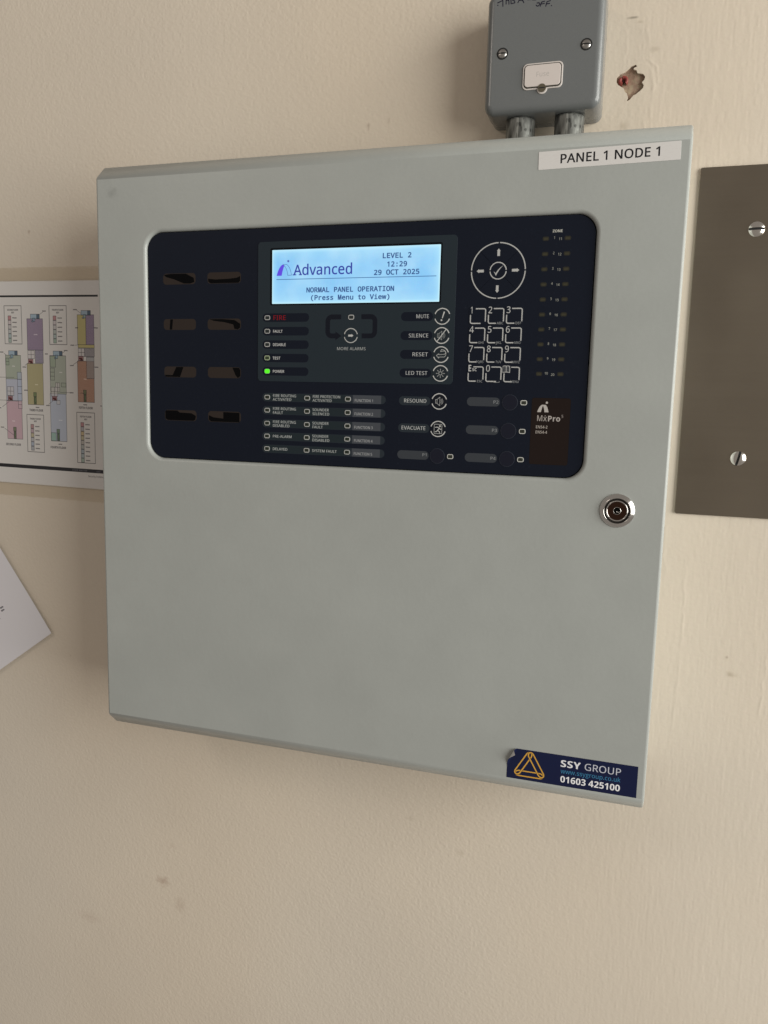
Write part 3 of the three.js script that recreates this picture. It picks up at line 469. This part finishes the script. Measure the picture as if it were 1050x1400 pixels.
// ------------------------------------------------------------------ stainless cover plate
{
  const PX0 = 462.8, PX1 = 700, PY0 = -8.3, PY1 = 257, cx = (PX0 + PX1) / 2, cy = (PY0 + PY1) / 2;
  const o = thing('steel_cover_plate', 'brushed steel blank cover plate right of the alarm panel', 'cover plate', [wx(cx), CY + wy(cy), 0.0003]);
  const br = dataTex(512, (u, v) => 0.5 * vnoise(u * 3, v * 330, 140) + 0.3 * vnoise(u * 9, v * 150, 141) + 0.2 * hash(u * 20 | 0, v * 512 | 0, 142));
  const bc = dataTex(512, (u, v) => { const k = 1 + (fbm(u * 5, v * 5, 145, 3) - 0.45) * 0.08 + (vnoise(u * 2, v * 200, 143) - 0.5) * 0.01; return [150 * k, 141 * k, 127 * k]; }, true);
  const br2 = dataTex(256, (u, v) => 0.27 + 0.012 * vnoise(u * 2, v * 160, 146) + 0.06 * fbm(u * 6, v * 6, 147, 3));
  const m = std({ map: bc, bumpMap: br, bumpScale: 0.000001, roughnessMap: br2, roughness: 1, metalness: 1 });
  part('sheet', mapUV(MM(plate(box2(PX1 - PX0, PY1 - PY0, 2), 1.6, 0.35, 2)), (x, y) => [x / 0.24 + 0.5, y / 0.27 + 0.5]), m, o);
  const chrome = std({ color: lin(0.8, 0.78, 0.74), metalness: 1, roughness: 0.17 }), black = std({ color: lin(0.008, 0.008, 0.008), roughness: 0.7 });
  for (const [X, Y, a] of [[505.7, 38.3, 0.02], [506.5, 210.8, 1.35]]) slotted(o, wx(X) - wx(cx), wy(Y) - wy(cy), 0.00155, 5.9, 2.3, a, chrome, black);
}

// ------------------------------------------------------------------ laminated floor plan and loose notice
{
  const PX = -310, PW = 262, PY = 62.2, PH = 205.6;
  const plan = canvasTex(1572, 1234, (c, W, H) => {
    c.fillStyle = '#dedcda'; c.fillRect(0, 0, W, H); c.scale(W / PW, H / PH); c.translate(-PX, -PY);
    const ink = '#2b2a30';
    c.fillStyle = '#121319'; c.fillRect(-304, 76.3, 223, 1.8);
    c.fillStyle = '#14151f'; c.fillRect(-304, 247.8, 252, 3.6); c.fillStyle = '#8d8d95'; fit(c, 'STAIR MATTER', -115, 250.5, 18, 1.7); fit(c, 'UNIT', -86, 250.7, 5, 1.6); c.fillStyle = '#4a484c'; fit(c, 'Security Evidence', -96, 256, 20, 2);
    const lbl = (x, y, w = 4, k = '#3c3a40') => { c.fillStyle = k; for (let i = 0; i < w; i += 0.9) c.fillRect(x + i, y - 0.45 + (rnd() - 0.5) * 0.2, 0.65, 0.95); };
    const block = (x, y, w, h, col, hatch) => {
      c.globalAlpha = 0.64; c.fillStyle = col; c.fillRect(x, y, w, h); c.globalAlpha = 1;   // pale ink
      if (hatch) { c.save(); c.beginPath(); c.rect(x, y, w, h); c.clip(); c.strokeStyle = hatch; c.lineWidth = 0.42; for (let t = -h * 0.8; t < w + h; t += 1.25) { poly(c, [[x + t, y + h], [x + t + h * 0.8, y]]); c.stroke(); } c.restore(); }
      c.strokeStyle = ink; c.lineWidth = 0.3; c.strokeRect(x, y, w, h);
    };
    const head = (x, y) => { block(x - 6, y - 4.3, 11, 4.6, '#7fa3bd'); block(x + 1.5, y - 4.1, 3.4, 4, '#23364f'); block(x - 3.6, y - 0.4, 3, 3.4, '#7fa3bd'); block(x - 4.8, y + 2, 2, 1.4, '#7fa3bd'); };
    const core = (x, y) => { block(x, y, 6, 4.4, '#8e4c4e'); c.fillStyle = '#4c1418'; poly(c, [[x + 2, y + 4.2], [x + 4, y + 1], [x + 5.6, y + 4.2]], true); c.fill(); c.fillRect(x + 0.8, y + 1.5, 2.4, 1.6); };
    const foot = (x, y) => { block(x - 1.8, y - 12, 3.6, 4, '#4c6a40'); block(x - 1.4, y - 8, 3, 7.8, '#2f4a2a'); block(x - 0.3, y - 7, 1.2, 5, '#7d9a68'); };
    const rooms = (x, y, w, h, nx, ny, col) => { for (let j = 0; j < ny; j++) for (let i = 0; i < nx; i++) block(x + i * w / nx, y + j * h / ny, w / nx, h / ny, col || '#cfcacb'); };
    const lead = (pts) => { c.strokeStyle = ink; c.lineWidth = 0.28; poly(c, pts); c.stroke(); };
    // second floor
    block(-194.2, 136, 19, 24, '#8d9c86'); block(-194.3, 160, 19, 22, '#a9b3cb'); block(-194.4, 182.5, 19, 39, '#bf93a4'); rooms(-193.8, 139, 4, 7, 1, 2, '#93a58e'); rooms(-180, 153, 5.4, 29, 1, 4, '#b4bfd6'); rooms(-193, 168, 8, 9, 2, 2); core(-192.6, 177.4); rooms(-179.6, 182, 4.6, 8, 1, 2, '#cfb8c4'); head(-184, 135.8); foot(-185, 221.4);
    c.fillStyle = ink; fit(c, 'SECOND FLOOR', -197, 228.4, 19, 2.3, 'sans-serif', 'bold'); lead([[-205, 158.5], [-184, 158.5]]); lead([[-205, 182], [-192, 182]]); lead([[-193, 136], [-196, 134]]); lbl(-201, 133); lead([[-191, 183], [-200, 189]]); lbl(-206, 190); lead([[-186, 218], [-198, 211]]); lbl(-203, 210); lbl(-172, 171); lbl(-186, 147, 3, '#e8e6e6'); lbl(-188, 203, 3, '#efe4e8');
    // third floor
    block(-166.2, 99.4, 19.3, 31, '#a58fae', '#5f4d70'); block(-157, 130.4, 9.8, 13, '#a9a1ba', '#57516a'); rooms(-166, 131, 8, 8, 2, 2); block(-167.4, 144, 19.4, 41.4, '#9c9358'); core(-165.8, 139.6); head(-155.6, 99.2); foot(-158.5, 185);
    c.fillStyle = ink; fit(c, 'THIRD FLOOR', -166, 192.2, 17, 2.3, 'sans-serif', 'bold'); lead([[-150, 95], [-146, 92.6]]); lbl(-147, 91.8); lead([[-166, 143.6], [-170, 146]]); lbl(-173, 147.6); lbl(-158, 115, 4, '#e4dde6'); lbl(-158, 165, 3, '#e6e2c8'); lbl(-158, 188, 4); lbl(-145, 134, 3);
    // fourth floor
    block(-139.3, 135.6, 19.2, 38, '#93a08e'); block(-139.8, 173.6, 19.2, 47.8, '#a8b6cf'); rooms(-139, 136, 6.6, 11, 1, 1, '#9aab95'); rooms(-139, 148, 5, 12, 1, 3, '#a3ae9e'); rooms(-133, 162.5, 5, 9, 2, 2); rooms(-126, 162.5, 5.6, 4, 1, 1, '#a3ae9e'); rooms(-138.6, 167, 8, 9, 2, 2); core(-137.6, 176); rooms(-132, 180, 4, 4, 1, 1); head(-129, 135.4); foot(-131, 221.2); block(-139.6, 213, 6, 8.2, '#8db8a2');
    c.fillStyle = ink; fit(c, 'FOURTH FLOOR', -141, 229, 19, 2.3, 'sans-serif', 'bold'); lead([[-124, 133], [-121, 131]]); lbl(-122, 130.4); lead([[-128, 172], [-114, 172]]); lbl(-116, 172); lead([[-137, 181], [-142, 184.5]]); lbl(-145, 185.6); lbl(-128, 152, 3, '#e6e6e6'); lbl(-130, 200, 4, '#e9edf3'); lbl(-131, 224.4, 4);
    // fifth floor
    block(-105.4, 95.4, 10, 29, '#b0a44c'); block(-95.6, 95.4, 9.5, 29, '#a28cae', '#5f4d70'); block(-105, 124.4, 19, 3, '#b8ab4e'); block(-97.5, 128, 11.4, 8, '#c8c4cc', '#34313c'); rooms(-105, 128, 7.4, 8, 2, 2); block(-106.2, 140.4, 19.4, 40.4, '#c89a7c', '#8a4f34'); block(-95.4, 136.4, 8.8, 21, '#9a9ca2'); core(-105, 135.6); head(-94.8, 95.6); foot(-98, 180.8);
    c.fillStyle = ink; fit(c, 'FIFTH FLOOR', -105.6, 187.6, 16.6, 2.3, 'sans-serif', 'bold'); lead([[-101, 94], [-106, 91]]); lbl(-110, 90.4); lead([[-104, 124.6], [-109, 125]]); lbl(-114, 125); lead([[-104, 140], [-111, 144]]); lbl(-115, 145); lbl(-108, 108, 3); lbl(-86, 108, 4); lbl(-86, 146, 4); lbl(-99, 158, 3, '#f0dcd0'); lead([[-104, 172], [-99, 172]]); lbl(-100, 183.4, 4); lbl(-78, 141); lbl(-80, 184); lbl(-78, 200);
    c.fillStyle = ink; fit(c, '1', -78.2, 90, 1, 2.4);
    const key = (x, y, w, h, name, cols) => {
      c.strokeStyle = ink; c.lineWidth = 0.45; c.strokeRect(x, y, w, h); c.fillStyle = ink; fit(c, name, x + w / 2 - 6.8, y + 5, 13.6, 1.7, 'sans-serif', 'bold'); fit(c, 'KEY', x + w / 2 - 1.8, y + 7.6, 3.6, 1.6, 'sans-serif', 'bold');
      cols.forEach((k, i) => { const yy = y + 10 + i * 4.5; block(x + 4.6, yy, 3.6, 4.1, k); lbl(x + 10, yy + 2, 4.6); });
    };
    key(-194, 86.6, 21.2, 38, 'SECOND FLOOR', ['#a85c64', '#c3b6ba', '#b5b4b6', '#a9b0b4', '#8fa7ac', '#84a196']); key(-138.8, 86.6, 20.6, 38, 'FOURTH FLOOR', ['#a85c64', '#bdb4b8', '#b5b4b6', '#9aa8a2', '#8ba5a2', '#7c9c8a']);
    key(-169.4, 195.6, 20.8, 38.2, 'THIRD FLOOR', ['#a0686c', '#a98a98', '#b0a67a', '#a2a5ae', '#8fa0b8', '#8f94a0']); key(-108.2, 191.2, 21.2, 50.6, 'FIFTH FLOOR', ['#a85c64', '#9c9aa2', '#c0a468', '#b0a87a', '#a8a49c', '#9aa2a0', '#8aa0ae', '#90a8ae', '#86a494']);
  });
  const cx = PX + PW / 2, cy = PY + PH / 2;
  const o = thing('floor_plan_poster', 'laminated sheet of coloured floor plans partly behind the panel left side', 'poster', [wx(cx), CY + wy(cy), 0.0012]);
  o.rotation.z = -0.0095;
  part('paper', mapUV(MM(new THREE.BoxGeometry(PW, PH, 0.2)), (x, y) => [x * 1000 / PW + 0.5, y * 1000 / PH + 0.5]), std({ map: plan, roughness: 0.75, clearcoat: 0.6, clearcoatRoughness: 0.25 }), o);
  // clear film beyond the paper's edge, cut as a frame and slightly rippled
  const fw = PW / 2 + 14, fh = PH / 2 + 13, pos = [], idx = [], n = 80;
  const strip = (x0, y0, x1, y1, x2, y2, x3, y3) => { const o0 = pos.length / 3; for (let i = 0; i <= n; i++) for (let j = 0; j <= 6; j++) { const t = i / n, q = j / 6, x = (x0 + (x1 - x0) * t) * (1 - q) + (x3 + (x2 - x3) * t) * q, y = (y0 + (y1 - y0) * t) * (1 - q) + (y3 + (y2 - y3) * t) * q; pos.push(x, y, 0.12 + q * (0.25 + 0.9 * vnoise(x / 9, y / 9, 161)) - 0.25 * q * q); }
    for (let i = 0; i < n; i++) for (let j = 0; j < 6; j++) { const a = o0 + i * 7 + j; idx.push(a, a + 7, a + 1, a + 7, a + 8, a + 1); } };
  const pw = PW / 2 - 0.6, ph = PH / 2 - 0.6;
  strip(-pw, ph, pw, ph, fw, fh, -fw, fh); strip(pw, -ph, -pw, -ph, -fw, -fh, fw, -fh); strip(pw, ph, pw, -ph, fw, -fh, fw, fh);
  const lam = new THREE.BufferGeometry(); lam.setAttribute('position', new THREE.Float32BufferAttribute(pos, 3)); lam.setIndex(idx); lam.computeVertexNormals();
  part('laminate', MM(lam), std({ color: lin(0.93, 0.91, 0.87), transmission: 1, thickness: 0, roughness: 0.12, ior: 1.45 }), o);
}
{
  // A4 sheet, its lower right corner towards the panel, curling off the wall at that corner
  const o = thing('paper_notice', 'tilted white paper notice at the left edge below the floor plans', 'paper', [wx(-146.2), CY + wy(424.8), 0]);
  const e1 = new THREE.Vector2(-62.3, 86.8).normalize(), e2 = new THREE.Vector2(-69.2, -48.9).normalize();   // up the right edge, along the lower edge (y up)
  const tex = canvasTex(594, 840, (c, W, H) => { c.fillStyle = 'rgb(226, 224, 229)'; c.fillRect(0, 0, W, H); c.scale(W / 210, H / 297); c.fillStyle = '#22222c'; for (const [u, v, w] of [[36.6, 54.2, 4.5], [37.8, 51, 4], [48, 46, 5]]) { c.save(); c.translate(210 - u, 297 - v); c.fillRect(-w, -0.9, 1.2, 1.7); c.fillRect(-w + 1.7, -0.9, 0.8, 1.7); c.fillRect(-w + 3, -0.5, 1.3, 1.3); c.restore(); } });
  const n = 24, pos = [], uv = [], idx = [];
  for (const side of [1, -1]) for (let j = 0; j <= n; j++) for (let i = 0; i <= n; i++) { const a = (i / n) * 210, b = (j / n) * 297; const z = 2.2 + 1.6 * Math.exp(-(a + b * 0.6) / 45) + 1.4 * Math.sin(a / 60 + b / 80) ** 2 + side * 0.06; pos.push((e2.x * a + e1.x * b) / 1000, (e2.y * a + e1.y * b) / 1000, z / 1000); uv.push(1 - a / 210, b / 297); }
  const m = (n + 1) * (n + 1);
  for (const s of [0, 1]) for (let j = 0; j < n; j++) for (let i = 0; i < n; i++) { const a = s * m + j * (n + 1) + i, b = a + n + 1; if (s) idx.push(a, a + 1, b, b, a + 1, b + 1); else idx.push(a, b, a + 1, b, b + 1, a + 1); }
  const g = new THREE.BufferGeometry(); g.setAttribute('position', new THREE.Float32BufferAttribute(pos, 3)); g.setAttribute('uv', new THREE.Float32BufferAttribute(uv, 2)); g.setIndex(idx); g.computeVertexNormals();
  part('sheet', g, std({ map: tex, roughness: 0.75 }), o);
}
renderer.render(scene, camera);
